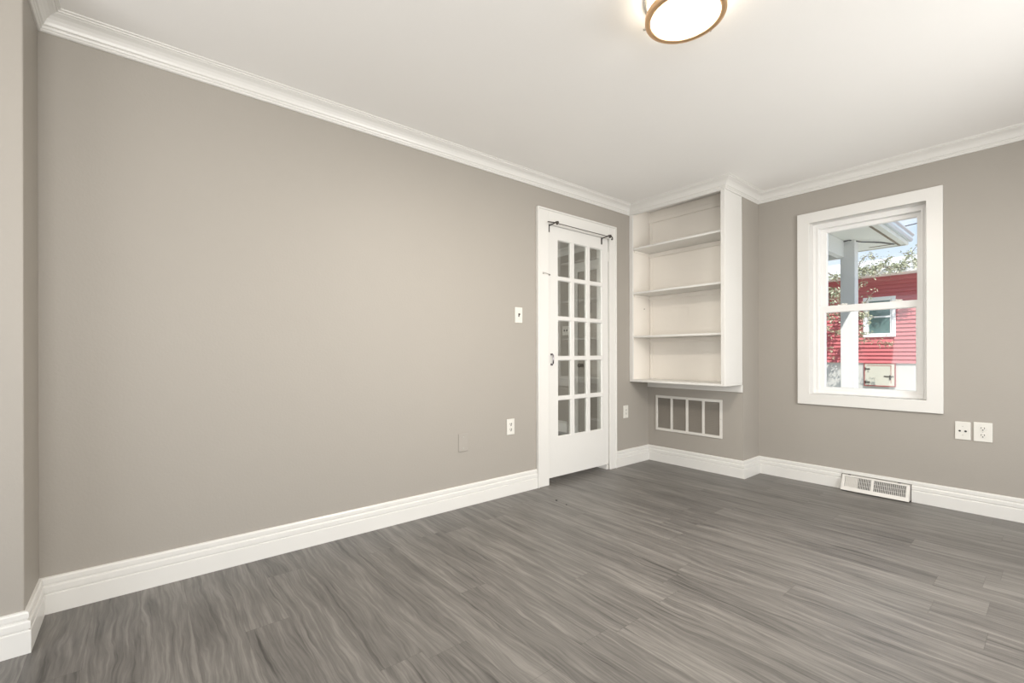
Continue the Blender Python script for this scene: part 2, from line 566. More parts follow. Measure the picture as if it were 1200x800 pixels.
# upper sash (outer track), lower sash (inner track)
def sash(x0, x1, z0, z1, gx0, gx1, gz0, gz1, y0, y1):
    bm = B()
    o = [(x0, z0), (x1, z0), (x1, z1), (x0, z1)]
    i = [(gx0, gz0), (gx1, gz0), (gx1, gz1), (gx0, gz1)]
    i2 = [(gx0 - .005, gz0 - .005), (gx1 + .005, gz0 - .005), (gx1 + .005, gz1 + .005), (gx0 - .005, gz1 + .005)]
    rings = []
    for pts, y in ((o, y1), (o, y0), (i2, y0), (i, y0 + .006), (i, y1)):
        rings.append([bm.verts.new((p[0], y, p[1])) for p in pts])
    for a in range(5):
        r0, r1 = rings[a], rings[(a + 1) % 5]
        for k2 in range(4):
            m2 = (k2 + 1) % 4
            bm.faces.new((r0[k2], r0[m2], r1[m2], r1[k2]))
    return bm
lower = sobj('lower_sash', sash(1.345, 1.968, 0.724, 1.416, 1.387, 1.953 - .018, 0.769, 1.362, 4.262, 4.292), 'vinyl', win, bevel=0.0015)
upper = sobj('upper_sash', sash(1.345, 1.968, 1.372, 2.050, 1.390, 1.953 - .016, 1.420, 2.010, 4.296, 4.326), 'vinyl', win, bevel=0.0015)
bm = B(); box(bm, 1.383, 1.939, 4.279, 4.283, 0.765, 1.366)
sobj('glass_pane', bm, 'glass', lower)
bm = B(); box(bm, 1.386, 1.941, 4.312, 4.316, 1.416, 2.014)
sobj('glass_pane', bm, 'glass', upper)
for xx in (1.50, 1.83):
    bm = B()
    box(bm, xx - .030, xx + .030, 4.264, 4.290, 1.416, 1.4215)
    cyl(bm, (xx, 4.280, 1.4215), (xx, 4.280, 1.431), 0.010, 0.008, 16)
    box(bm, xx - .004, xx + .032, 4.266, 4.274, 1.4215, 1.4275)
    sobj('sash_lock', bm, 'plate', lower, bevel=0.001)

# ================================================================== the glazed door and its casing
door = bpy.data.objects.new('door_1', None); C.objects.link(door)
door['kind'] = 'structure'
door.location = (-0.02, DY0, 0)
CY0, CY1, CZ1 = 2.386, 3.345, 2.180
bm = B()
box(bm, 0, 0.020, CY0, DY0, 0, CZ1)
box(bm, 0, 0.020, DY1, CY1, 0, CZ1)
box(bm, 0, 0.020, DY0, DY1, DZ1 - .004, CZ1)
sobj('door_casing', bm, 'trim', door, bevel=0.003)
bm = B()                                            # raised back-band along the outer edge
box(bm, 0, 0.030, CY0 - .006, CY0 + .008, 0, CZ1 + .006)
box(bm, 0, 0.030, CY1 - .008, CY1 + .006, 0, CZ1 + .006)
box(bm, 0, 0.030, CY0 + .008, CY1 - .008, CZ1 - .008, CZ1 + .006)
sobj('casing_band', bm, 'trim', door, bevel=0.004)
bm = B()
box(bm, -0.12, -0.038, DY0 - .0, DY0 + .012, 0, DZ1)
box(bm, -0.12, -0.038, DY1 - .012, DY1, 0, DZ1)
box(bm, -0.12, -0.038, DY0 + .012, DY1 - .012, DZ1 - .012, DZ1)
sobj('door_jamb', bm, 'trim', door)
# the leaf: stiles, rails and muntins as one welded board with 15 openings
DX0, DX1 = -0.035, 0.002
ly0, ly1, lz0, lz1 = DY0 + .006, DY1 - .004, 0.048, DZ1 - .0055
gy0, gy1, gz0, gz1 = 2.620, 3.178, 0.366, 1.964
mw, mh = 0.036, 0.028
pw = (gy1 - gy0 - 2 * mw) / 3
ph = (gz1 - gz0 - 4 * mh) / 5
bm = B()
box(bm, DX0, DX1, ly0, gy0, lz0, lz1)
box(bm, DX0, DX1, gy1, ly1, lz0, lz1)
box(bm, DX0, DX1, gy0, gy1, lz0, gz0)
box(bm, DX0, DX1, gy0, gy1, gz1, lz1)
leaf = sobj('door_leaf', bm, 'door', door)
bm = B()
for i in (1, 2):
    y0 = gy0 + i * pw + (i - 1) * mw
    box(bm, DX0 + .004, DX1 - .003, y0, y0 + mw, gz0, gz1)
for r in range(1, 5):
    z0 = gz0 + r * ph + (r - 1) * mh
    for i in range(3):
        y0 = gy0 + i * (pw + mw)
        box(bm, DX0 + .004, DX1 - .003, y0, y0 + pw, z0, z0 + mh)
sobj('muntin_grid', bm, 'door', door, bevel=0.0)
for r in range(5):
    for i in range(3):
        y0 = gy0 + i * (pw + mw)
        z0 = gz0 + r * (ph + mh)
        b3 = B()      # thin bevelled glazing bead round each light
        s = 0.006
        for pts in (((y0, z0), (y0 + pw, z0), (y0 + pw, z0 + ph), (y0, z0 + ph)),):
            oo = pts
            ii = ((y0 + s, z0 + s), (y0 + pw - s, z0 + s), (y0 + pw - s, z0 + ph - s), (y0 + s, z0 + ph - s))
            ra = [b3.verts.new((DX1 - .004, *p)) for p in oo]
            rb = [b3.verts.new((DX1 - .014, *p)) for p in ii]
            rc = [b3.verts.new((DX1 - .018, *p)) for p in oo]
            for A_, B_ in ((ra, rb), (rb, rc), (rc, ra)):
                for k2 in range(4):
                    m2 = (k2 + 1) % 4
                    b3.faces.new((A_[k2], A_[m2], B_[m2], B_[k2]))
        sobj('glazing_bead', b3, 'door', door)
        b3 = B()
        box(b3, DX1 - .021, DX1 - .018, y0, y0 + pw, z0, z0 + ph)
        sobj('glass_pane', b3, 'door_glass', door)
# white block left at the foot of the far jamb
bm = B(); box(bm, -0.10, -0.002, DY1 - .022, DY1 - .001, 0, 0.042)
sobj('jamb_foot', bm, 'trim', door, bevel=0.003)

# small pull handle on the near stile
bm = B()
hy = 2.543
tube(bm, [(0.002, hy, 0.955), (0.018, hy, 0.952), (0.026, hy, 0.962), (0.029, hy, 0.995), (0.026, hy, 1.028), (0.018, hy, 1.038), (0.002, hy, 1.035)], 0.0055, 10)
cyl(bm, (0.002, hy, 0.955), (0.006, hy, 0.955), 0.009, 0.008, 14)
cyl(bm, (0.002, hy, 1.035), (0.006, hy, 1.035), 0.009, 0.008, 14)
o = sobj('door_handle', bm, 'chrome', door, smooth=True)
o['label'] = 'small dark chrome pull handle'
# hinge on the far stile
bm = B()
cyl(bm, (0.006, 3.256, 1.868), (0.006, 3.256, 1.952), 0.005, 0.005, 12)
box(bm, 0.001, 0.004, 3.240, 3.256, 1.872, 1.948)
sobj('door_hinge', bm, 'trim', door)
# hook and eye latch across the near joint
bm = B()
tube(bm, [(0.022, 2.440, 1.672), (0.030, 2.446, 1.674), (0.030, 2.475, 1.671), (0.026, 2.512, 1.668), (0.020, 2.520, 1.664), (0.012, 2.516, 1.668)], 0.0024, 8)
lathe(bm, (0.020, 2.440, 1.672), [(0.0, 0.012), (0.006, 0.010), (0.007, 0.0)], 12, 'X')
lathe(bm, (0.001, 2.518, 1.668), [(0.0, 0.014), (0.005, 0.012), (0.006, 0.0)], 12, 'X')
sobj('hook_latch', bm, 'screw', door, smooth=True)

# curtain rod on scrolled brackets over the door: a thing of its own
rod = thing('curtain_rod', 'thin dark iron curtain rod with scrolled brackets above the glazed door', 'curtain rod', (0.02, 2.85, 2.07))
def spiral(cx, cy, cz, r, turns, s, n=26, x_plane=True):
    pts = []
    for i in range(n):
        t = i / (n - 1)
        a = math.pi / 2 + s * turns * 2 * math.pi * t
        rr = r * (1 - 0.72 * t)
        pts.append((cx + rr * math.cos(a), cy, cz + rr * math.sin(a)))
    return pts
bm = B()
tube(bm, [(0.062, 2.520, 2.072), (0.062, 2.85, 2.0705), (0.062, 3.215, 2.0705)], 0.0032, 10)
obj('rod', bm, 'iron', rod, smooth=True)
for by in (2.520, 3.168):
    wx = 0.020 if by < 2.6 else 0.002
    if by < 2.6: wx = 0.002
    bm = B()
    box(bm, wx, wx + .004, by - .007, by + .007, 2.008, 2.066)
    tube(bm, [(wx, by, 2.058), (0.02, by, 2.061), (0.045, by, 2.064), (0.062, by, 2.064), (0.085, by, 2.072)], 0.0045, 8)
    tube(bm, [(0.085, by, 2.072)] + spiral(0.098, by, 2.060, 0.015, 1.2, -1)[3:], 0.0042, 8)
    obj('bracket', bm, 'iron', rod)
bm = B()
tube(bm, [(0.062, 2.520, 2.072), (0.060, 2.498, 2.071), (0.056, 2.474, 2.070), (0.052, 2.462, 2.070)], 0.0046, 8)
obj('finial', bm, 'iron', rod)
bm = B()
tube(bm, [(0.062, 3.215, 2.0705), (0.062, 3.232, 2.074), (0.062, 3.248, 2.070), (0.062, 3.250, 2.056), (0.062, 3.240, 2.050), (0.062, 3.232, 2.056)], 0.0055, 8)
obj('finial', bm, 'iron', rod)

# ================================================================== built-in shelves on the chase
cab = thing('built_in_bookcase', 'white painted built-in bookcase with open shelves above the wall grille', 'bookcase', (0.45, YC, 0.775))
T = 0.022
CX0, CX1, CZ0 = 0.002, XCAB, 0.776
YK = YC - 0.002
def part(name, dims, m='shelf', bevel=0.0015, parent=cab):
    bm = B()
    for d in (dims if isinstance(dims[0], (tuple, list)) else [dims]): box(bm, *d)
    return obj(name, bm, m, parent, bevel=bevel)
part('side_panel', (CX0, CX0 + T, YCAB + .014, YK, CZ0 + .020, H - .002))
part('side_panel', (CX1 - T, CX1, YCAB + .014, YK, CZ0 + .020, H - .002), 'trim')
part('face_stile', (CX0, 0.040, YCAB, YCAB + .014, CZ0 + .020, H - .002), 'trim')
part('face_stile', (0.872, CX1, YCAB, YCAB + .014, CZ0 + .020, H - .002), 'trim')
part('top_rail', (0.040, 0.872, YCAB, YCAB + .014, 2.335, H - .002), 'trim')
part('back_panel', (CX0 + T, CX1 - T, YK - .008, YK, CZ0 + .020, H - .002))
part('bottom_board', (CX0, CX1, YCAB, YK, CZ0, CZ0 + .020), 'trim', 0.003)
shelf_z = [1.198, 1.606, 2.022]
for zz in shelf_z:
    sh = part('shelf', (CX0 + T, CX1 - T, YCAB + .018, YK - .008, zz - .010, zz + .008), 'trim', 0.003)
# battens carrying the shelves, and the strips in the back corners
for zz in shelf_z + [2.360]:
    part('shelf_batten', (CX0 + T, CX1 - T, YK - .020, YK - .008, zz - .050, zz - .0105), bevel=0.002)
    if zz < 2.1:
        part('shelf_batten', (CX0 + T, CX0 + T + .010, YCAB + .040, YK - .020, zz - .030, zz - .0105), bevel=0.002)
        part('shelf_batten', (CX1 - T - .010, CX1 - T, YCAB + .040, YK - .020, zz - .030, zz - .0105), bevel=0.002)
for (z0, z1) in ((CZ0 + .020, 1.147), (1.2065, 1.555), (1.6145, 1.971), (2.0305, 2.309)):
    part('corner_strip', (CX0 + T + .004, CX0 + T + .030, YK - .015, YK - .008, z0, z1), bevel=0.002)
bm = B(); lathe(bm, (CX0 + T, 3.78, 1.47), [(0.0, 0.003), (0.004, 0.003), (0.005, 0.0)], 12, 'X')
obj('peg_hole', bm, 'hole', cab)
# cleat under the box, fixed to the chase
cl = part('hanging_cleat', (CX0, XC - .001, YC - .018, YC - .001, 0.714, CZ0 - .0005), 'trim', 0.002)

# ================================================================== return-air grille
gr = thing('air_return_grille', 'wide white four-panel air return grille in the wall below the bookcase', 'vent', (0.41, YC, 0.302))
GX0, GX1, GZ0, GZ1 = 0.087, 0.737, 0.303, 0.638
gy_f, gy_b = YC - 0.009, YC - 0.001
bars = [(GX0, 0.110), (0.244, 0.267), (0.399, 0.423), (0.555, 0.578), (0.713, GX1)]
bm = B()
box(bm, GX0, GX1, gy_f, gy_b, GZ0, GZ0 + .024)
box(bm, GX0, GX1, gy_f, gy_b, GZ1 - .024, GZ1)
box(bm, bars[0][0], bars[0][1], gy_f, gy_b, GZ0 + .024, GZ1 - .024)
box(bm, bars[4][0], bars[4][1], gy_f, gy_b, GZ0 + .024, GZ1 - .024)
obj('grille_frame', bm, 'enamel', gr, bevel=0.002)
for b4 in bars[1:4]:
    bm = B(); box(bm, b4[0], b4[1], gy_f + .001, gy_b + .004, GZ0 + .024, GZ1 - .024)
    obj('divider', bm, 'enamel', gr, bevel=0.0015)
for a, b4 in zip(bars, bars[1:]):
    bm = B()
    x0, x1 = a[1], b4[0]
    nsl = 24
    for i in range(nsl):
        zc = GZ0 + .026 + (i + .5) * (GZ1 - GZ0 - .052) / nsl
        vs = box(bm, x0, x1, gy_f + .003, gy_f + .0145, zc - .0007, zc + .0007)
        for v in vs:                     # slats tilt downward to the front
            v.co.z -= (gy_f + .009 - v.co.y) * 0.75
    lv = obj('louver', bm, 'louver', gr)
bm = B(); box(bm, 0.107, 0.718, YC + .022, YC + .026, 0.324, 0.618)
obj('duct_shade_back', bm, 'duct', gr)  # dark sheet painted as the shaded cavity behind the louvers
for sx, sz in ((0.098, 0.470), (0.726, 0.470), (0.412, 0.627), (0.412, 0.314)):
    bm = B(); lathe(bm, (sx, gy_f, sz), [(0.0, 0.002), (0.003, 0.0016), (0.004, 0.0)], 12, 'Y')
    obj('screw', bm, 'screw', gr)

# ================================================================== baseboard register
rg = thing('baseboard_register', 'low slanted white metal heat register set in the baseboard under the window', 'register', (1.72, 4.14, 0.0))
X0, X1 = 1.525, 1.920
def slab_face(bm, pts, th):
    """extrude a quad list given on the slanted face by th along the face normal (back)."""
    pass
yb_, zb_ = 4.108, 0.008     # bottom front edge
yt_, zt_ = 4.158, 0.116     # top front edge
def F(u, v, d=0.0):
    """u = X, v = 0..1 up the slanted face, d = depth behind it."""
    nrm = Vector((0, zt_ - zb_, -(yt_ - yb_))).normalized()
    p = Vector((u, yb_ + (yt_ - yb_) * v, zb_ + (zt_ - zb_) * v)) + nrm * d
    return p
def fbox(bm, u0, u1, v0, v1, d0, d1):
    vs = [bm.verts.new(F(u, v, d)) for d in (d0, d1) for u, v in ((u0, v0), (u1, v0), (u1, v1), (u0, v1))]
    for f in ((3, 2, 1, 0), (4, 5, 6, 7), (0, 1, 5, 4), (1, 2, 6, 5), (2, 3, 7, 6), (3, 0, 4, 7)):
        bm.faces.new([vs[i] for i in f])
bm = B()
fbox(bm, X0, X1, 0.0, 0.24, 0, .004)
fbox(bm, X0, X1, 0.90, 1.0, 0, .004)
fbox(bm, X0, X0 + .020, 0.24, 0.90, 0, .004)
fbox(bm, X1 - .020, X1, 0.24, 0.90, 0, .004)
fbox(bm, X0 + .180, X0 + .196, 0.24, 0.90, 0, .004)
obj('face_frame', bm, 'enamel', rg, bevel=0.0012)
bm = B()
for xs in (X0, X1 - .002):       # end cheeks
    v = [bm.verts.new(p) for p in ((xs, yb_, zb_), (xs, YB - .002, zb_), (xs, YB - .002, zt_), (xs, yt_, zt_))]
    v2 = [bm.verts.new((p.co.x + .002, p.co.y, p.co.z)) for p in v]
    bm.faces.new(v); bm.faces.new(v2[::-1])
    for i in range(4):
        bm.faces.new((v[i], v[(i + 1) % 4], v2[(i + 1) % 4], v2[i]))
box(bm, X0, X1, yt_ - .002, YB - .014, zt_ - .002, zt_)
obj('housing', bm, 'enamel', rg)
bm = B()
n_f = 44
for i in range(n_f):
    u = X0 + .022 + (i + .5) * (X1 - X0 - .044) / n_f
    if X0 + .178 < u < X0 + .198: continue
    fbox(bm, u - .0013, u + .0013, 0.24, 0.90, .0015, .0040)
for v in (0.45, 0.68):
    fbox(bm, X0 + .020, X1 - .020, v - .006, v + .006, .004, .006)
obj('fin_grille', bm, 'enamel', rg)
bm = B(); fbox(bm, X0 + .020, X0 + .100, 0.24, 0.90, .008, .010)
obj('damper_plate', bm, 'enamel', rg)
bm = B(); fbox(bm, X0 + .100, X1 - .020, 0.24, 0.90, .022, .024)
obj('duct_shade_back', bm, 'duct', rg)  # dark sheet painted as shade between the fins
for sx in (X0 + .045, X1 - .06):
    bm = B(); box(bm, sx - .008, sx + .008, yt_ + .000, YB - .0130, zt_, zt_ + .003)
    obj('clip', bm, 'hole', rg)

# ================================================================== switches and sockets
def plate_left(name, label, cat, y, z, w=.072, h=.117, m='plate', group=None):
    t = thing(name, label, cat, (0.0, y, z))
    bm = B(); box(bm, 0.0, 0.006, y - w / 2, y + w / 2, z - h / 2, z + h / 2)
    obj('cover_plate', bm, m, t, bevel=0.003)
    return t
def plate_back(name, label, cat, x, z, w=.072, h=.117, m='plate'):
    t = thing(name, label, cat, (x, YB, z))
    bm = B(); box(bm, x - w / 2, x + w / 2, YB - .006, YB, z - h / 2, z + h / 2)
    obj('cover_plate', bm, m, t, bevel=0.003)
    return t
def screws_left(t, y, zs):
    for z in zs:
        bm = B(); lathe(bm, (0.006, y, z), [(0.0, 0.0015), (0.0028, 0.001), (0.0032, 0.0)], 10, 'X')
        obj('screw', bm, 'screw', t)

t = plate_left('light_switch', 'cream light switch plate with dark toggle beside the glazed door', 'light switch', 2.203, 1.331)
bm = B(); box(bm, 0.006, 0.0066, 2.198, 2.208, 1.317, 1.345); obj('toggle_slot', bm, 'hole', t)
bm = B()
vs = box(bm, 0.006, 0.018, 2.1995, 2.2065, 1.326, 1.338)
for v in vs:
    if v.co.x > .01: v.co.z += 0.006
obj('toggle', bm, M['iron'], t, bevel=0.001)
screws_left(t, 2.203, (1.301, 1.361))

def duplex_left(name, label, y, z, dark=True):
    t = plate_left(name, label, 'outlet', y, z)
    for zc in (z + .020, z - .020):
        bm = B()
        lathe(bm, (0.006, y, zc), [(0.0, 0.0015), (0.0155, 0.0015), (0.017, 0.0)], 24, 'X')
        r = obj('receptacle', bm, 'plate', t)
        bm = B()
        box(bm, .0074, .0080, y - .0090, y - .0050, zc - .003, zc + .009)
        box(bm, .0074, .0080, y + .0035, y + .0090, zc - .004, zc + .009)
        cyl(bm, (.0074, y + .001, zc - .0085), (.0080, y + .001, zc - .0085), .0045, .0045, 12)
        obj('slots', bm, 'hole', r)
    screws_left(t, y, (z,))
    return t
duplex_left('duplex_outlet', 'white duplex outlet low on the long wall just left of the glazed door', 2.122, 0.500)
t = plate_left('blank_plate', 'blank cover plate painted the wall colour, low on the long wall', 'blank plate', 1.705, 0.436, .078, .122, 'plate_painted')
screws_left(t, 1.705, (0.398, 0.474))
# decora socket between door and corner
t = plate_left('decora_outlet', 'white rectangular-face outlet between the glazed door and the bookcase corner', 'outlet', 3.512, 0.497)
bm = B(); box(bm, .006, .0085, 3.512 - .0165, 3.512 + .0165, .497 - .033, .497 + .033)
r = obj('receptacle', bm, 'plate', t, bevel=0.0015)
bm = B()
for zc in (0.513, 0.481):
    box(bm, .0084, .0090, 3.504, 3.507, zc - .002, zc + .006)
    box(bm, .0084, .0090, 3.517, 3.520, zc - .002, zc + .006)
    cyl(bm, (.0084, 3.512, zc - .008), (.0090, 3.512, zc - .008), .0028, .0028, 10)
obj('slots', bm, 'hole', r)
screws_left(t, 3.512, (0.450, 0.544))
# back wall: cable plate and duplex
t = plate_back('cable_jack_plate', 'cream wall plate with two round dark jack holes beneath the window side', 'wall plate', 2.180, 0.528, .074, .118)
t['label'] = 'cream wall plate with two dark jack holes side by side, left of the duplex outlet'
for xx in (2.166, 2.194):
    bm = B()
    lathe(bm, (xx, YB - .006, 0.526), [(0.0034, -0.002), (0.0034, 0.001), (0.0062, 0.001), (0.007, 0.0)], 20, 'Y')
    j = obj('jack', bm, 'plate', t)
    bm = B(); cyl(bm, (xx, YB - .0062, 0.526), (xx, YB - .0085, 0.526), .0058, .0058, 16)
    obj('jack_hole', bm, 'hole', j)
for zz in (0.500, 0.556):
    bm = B(); lathe(bm, (2.180, YB - .006, zz), [(0.0, 0.0015), (0.0028, 0.001), (0.0032, 0.0)], 10, 'Y')
    obj('screw', bm, 'screw', t)
t = plate_back('duplex_outlet', 'white duplex outlet on the window wall, right of the jack plate', 'outlet', 2.272, 0.530, .086, .124)
for zc in (0.552, 0.508):
    bm = B()
    lathe(bm, (2.272, YB - .006, zc), [(0.0, 0.0015), (0.016, 0.0015), (0.0175, 0.0)], 24, 'Y')
    r = obj('receptacle', bm, 'plate', t)
    bm = B()
    box(bm, 2.2635, 2.2665, YB - .0080, YB - .0074, zc - .001, zc + .009)
    box(bm, 2.2775, 2.2805, YB - .0080, YB - .0074, zc - .001, zc + .009)
    cyl(bm, (2.272, YB - .0074, zc - .0085), (2.272, YB - .0080, zc - .0085), .0036, .0036, 12)
    obj('slots', bm, 'hole', r)
bm = B(); lathe(bm, (2.272, YB - .006, .530), [(0.0, 0.0015), (0.0028, 0.001), (0.0032, 0.0)], 10, 'Y')
obj('screw', bm, 'screw', t)

# ================================================================== ceiling light
LX, LY, LR = 1.680, 1.628, 0.147
lt = thing('ceiling_light', 'round flush ceiling light with a brass ring and glowing white glass', 'ceiling light', (LX, LY, H))
c0 = (LX, LY, 0)
bm = B(); lathe(bm, c0, [(0.0, H - .001), (LR + .004, H - .001), (LR + .006, H - .006), (LR + .004, H - .014), (LR - .006, H - .014), (LR - .008, H - .010)], 96)
obj('ceiling_pan', bm, 'nickel', lt, smooth=False)
bm = B(); lathe(bm, c0, [(LR - .010, H - .010), (LR - .010, H - .074)], 96)
obj('side_glass', bm, 'lamp_side', lt, smooth=True)
bm = B()
lathe(bm, c0, [(LR - .010, H - .066), (LR, H - .066), (LR + .001, H - .070), (LR + .001, H - .086), (LR - .001, H - .090), (LR - .010, H - .092),
               (LR - .020, H - .090), (LR - .021, H - .086), (LR - .018, H - .080), (LR - .010, H - .066)], 96)
obj('brass_ring', bm, 'brass', lt, smooth=True)
bm = B(); lathe(bm, c0, [(LR - .020, H - .084), (LR - .040, H - .090), (LR - .080, H - .096), (LR - .120, H - .0985), (0.0, H - .099)], 96)
obj('glass_shade', bm, 'lamp_glass', lt, smooth=True)
for a in (202, 322, 82):
    r = math.radians(a)
    px, py = LX + (LR - .001) * math.cos(r), LY + (LR - .001) * math.sin(r)
    bm = B()
    cyl(bm, (px, py, H - .080), (px + .012 * math.cos(r), py + .012 * math.sin(r), H - .080), .0035, .0045, 12)
    obj('thumb_screw', bm, 'nickel', lt, smooth=True)
bulb = bpy.data.lights.new('bulb', 'AREA')
bulb.shape = 'DISK'; bulb.size = 0.24; bulb.energy = 30; bulb.color = (1.0, 0.93, 0.83)
bo = bpy.data.objects.new('bulb', bulb); C.objects.link(bo); bo.location = (LX, LY, H - .104)

# ================================================================== crumbs on the floor
rnd = random.Random(4)
for (x, y, nm, r, lab) in ((0.323, 2.278, 'dark_crumb', .007, 'larger dark crumb on the floor, nearer the glazed door casing'),
                      (0.432, 2.267, 'dark_crumb', .005, 'smaller dark crumb on the floor, farther out from the long wall')):
    bm = B()
    bmesh.ops.create_icosphere(bm, subdivisions=2, radius=r)
    for v in bm.verts:
        v.co *= 0.65 + 0.6 * rnd.random()
        v.co.z *= 0.5
    mz = min(v.co.z for v in bm.verts)
    for v in bm.verts: v.co += Vector((x, y, -mz))
    tag(obj(nm, bm, 'hole'), lab, 'crumb')

# ================================================================== things in the adjoining room
def adj_box(bm, *a): box(bm, *a)
t = thing('light_switch', 'switch plate on the wall seen through the upper left door panes', 'light switch', (-1.575, 4.36, 1.345))
bm = B(); box(bm, -1.635, -1.515, 4.353, 4.36, 1.285, 1.405); obj('cover_plate', bm, 'plate', t, bevel=0.003)
for xx in (-1.598, -1.552):
    bm = B(); box(bm, xx - .005, xx + .005, 4.343, 4.353, 1.335, 1.357); obj('toggle', bm, 'hole', t)
d2 = bpy.data.objects.new('door_2', None); C.objects.link(d2); d2['kind'] = 'structure'
d2.location = (-1.0, 4.36, 0)
bm = B()
box(bm, -1.445, -1.345, 4.338, 4.36, 0, 2.20)
box(bm, -0.45, -0.35, 4.338, 4.36, 0, 2.20)
box(bm, -1.345, -0.45, 4.338, 4.36, 2.08, 2.20)
sobj('door_casing', bm, 'trim', d2, bevel=0.004)
bm = B()
box(bm, -1.34, -1.24, 4.345, 4.359, 0.01, 2.075)
box(bm, -0.55, -0.455, 4.345, 4.359, 0.01, 2.075)
for z0, z1 in ((0.01, 0.25), (0.95, 1.10), (1.95, 2.075)):
    box(bm, -1.24, -0.55, 4.345, 4.359, z0, z1)
box(bm, -1.24, -0.55, 4.352, 4.359, 0.25, 0.95)
box(bm, -1.24, -0.55, 4.352, 4.359, 1.10, 1.95)
sobj('door_leaf', bm, 'wall', d2)
bm = B(); lathe(bm, (-1.284, 4.345, 0.891), [(0.026, 0.0), (0.026, 0.006), (0.010, 0.010), (0.010, 0.030), (0.024, 0.040), (0.028, 0.052), (0.020, 0.064), (0.0, 0.068)], 24, 'Y')
sobj('door_knob', bm, 'iron', d2, smooth=True)

# ================================================================== outdoors
GZ = -0.10
bm = B()
gseg = 40
box(bm, -30, 30, 4.37, 60, GZ - .3, GZ)
sobj('ground', bm, 'grass')

# porch at the corner of the house
por = thing('porch', 'white painted porch corner with square post, beam and soffit outside the window', 'porch', (0.80, 7.24, GZ))
PX, PY, PW = 0.800, 7.26, 0.158
SZ = 2.515
bm = B()
box(bm, PX - PW / 2, PX + PW / 2, PY - PW / 2, PY + PW / 2, GZ, SZ - .001)
obj('post', bm, 'porch', por, bevel=0.006)
bm = B(); box(bm, PX - .105, PX + .105, PY - .105, PY + .105, GZ, GZ + .14)
obj('post_base', bm, 'porch', por, bevel=0.008)
SZ = 2.515
bm = B(); box(bm, PX - .115, PX - .035, 4.40, PY - PW / 2 - .001, 2.30, SZ - .001)
obj('beam', bm, 'porch', por, bevel=0.004)
bm = B(); box(bm, -5.0, PX - PW / 2 - .001, PY - .04, PY + .04, 2.30, SZ - .001)
obj('beam', bm, 'porch', por, bevel=0.004)
EX, EY = 1.245, 8.05
bm = B(); box(bm, -5.0, EX, 4.40, EY, SZ, SZ + .02)
obj('soffit', bm, 'soffit', por)
bm = B(); box(bm, 1.165, 1.185, 4.40, EY, SZ - .010, SZ)
box(bm, PX + .071, 1.165, EY - .16, EY - .145, SZ - .006, SZ)
obj('soffit_joint', bm, 'bark', por)
bm = B()
box(bm, EX, EX + .02, 4.40, EY + .02, SZ - .015, SZ + .13)
box(bm, -5.0, EX, EY, EY + .02, SZ - .015, SZ + .13)
obj('fascia', bm, 'soffit', por, bevel=0.002)
bm = B()      # K-style gutter along the right eave
gp = [(EX + .021, SZ + .12), (EX + .021, SZ + .03), (EX + .055, SZ + .03), (EX + .065, SZ + .060), (EX + .065, SZ + .095), (EX + .080, SZ + .115), (EX + .080, SZ + .130),
      (EX + .073, SZ + .130), (EX + .073, SZ + .118), (EX + .058, SZ + .098), (EX + .058, SZ + .062), (EX + .050, SZ + .037), (EX + .028, SZ + .037), (EX + .028, SZ + .12)]
ra = [bm.verts.new((x, 4.40, z)) for x, z in gp]; rb = [bm.verts.new((x, EY + .03, z)) for x, z in gp]
for i in range(len(gp)):
    j = (i + 1) % len(gp); bm.faces.new((ra[i], ra[j], rb[j], rb[i]))
bm.faces.new(ra); bm.faces.new(rb[::-1])
obj('gutter', bm, 'gutter', por)
bm = B()
v = [bm.verts.new(p) for p in ((EX + .06, 4.40, SZ + .13), (EX + .06, EY + .06, SZ + .13), (-5.0, EY + .06, SZ + .13), (-5.0, 4.40, SZ + .13),
                               (-1.0, 4.40, SZ + 0.75), (-1.0, EY - 1.5, SZ + 0.75), (-5.0, EY - 1.5, SZ + .75), (-5, 4.40, SZ + .75))]
for f in ((0, 1, 5, 4), (1, 2, 6, 5), (4, 5, 6, 7), (3, 2, 1, 0), (0, 4, 7, 3), (2, 3, 7, 6)):
    bm.faces.new([v[i] for i in f])
obj('porch_roof', bm, 'roof', por)
bm = B()
tube(bm, [(PX - .04, PY - .10, SZ - .012), (PX + .02, PY - .10, SZ - .004), (PX + .12, PY + .05, SZ - .022), (PX + .26, PY + .35, SZ - .012), (1.15, EY - .2, SZ - .014)], .008, 6)
obj('cable', bm, 'cable', por)

# the red house across the yard
hs = thing('red_house', 'red clapboard house with pale foundation across the yard', 'house', (-2, 18.0, GZ))
HY = 18.0
FZ, EZ = 0.725, 3.41
HX0, HX1 = -9.0, 7.0
bm = B(); box(bm, HX0 + .03, HX1 - .03, HY + .02, HY + 7, GZ - .1, FZ)
obj('foundation', bm, 'concrete', hs)
bm = B(); box(bm, HX0, HX1, HY + .03, HY + 7, FZ, EZ + .2)
obj('wall_core', bm, 'red', hs)
bm = B()
ex = 0.122
nb = int((EZ - FZ) / ex)
hw = (-1.40, -0.79, 1.60, 2.72)
for i in range(nb + 1):
    z0 = FZ + i * ex
    z1 = min(z0 + ex + .01, EZ + .1)
    for xa, xb in (((HX0, -1.46), (-0.73, HX1)) if (z1 > 1.56 and z0 < 2.76) else ((HX0, HX1),)):
        vs = box(bm, xa, xb, HY, HY + .028, z0, z1)
        for v in vs:
            if v.co.y < HY + .01 and v.co.z < z0 + .01: v.co.y = HY - .030
            elif v.co.y < HY + .01: v.co.y = HY + .024
            if v.co.y > HY + .025 and v.co.z < z0 + .01: v.co.y = HY + .03
obj('clapboard_siding', bm, 'red', hs)
bm = B(); box(bm, HX0 - .3, HX1 + .3, HY - .42, HY + .02, EZ + .02, EZ + .05)
obj('soffit', bm, 'soffit', hs)
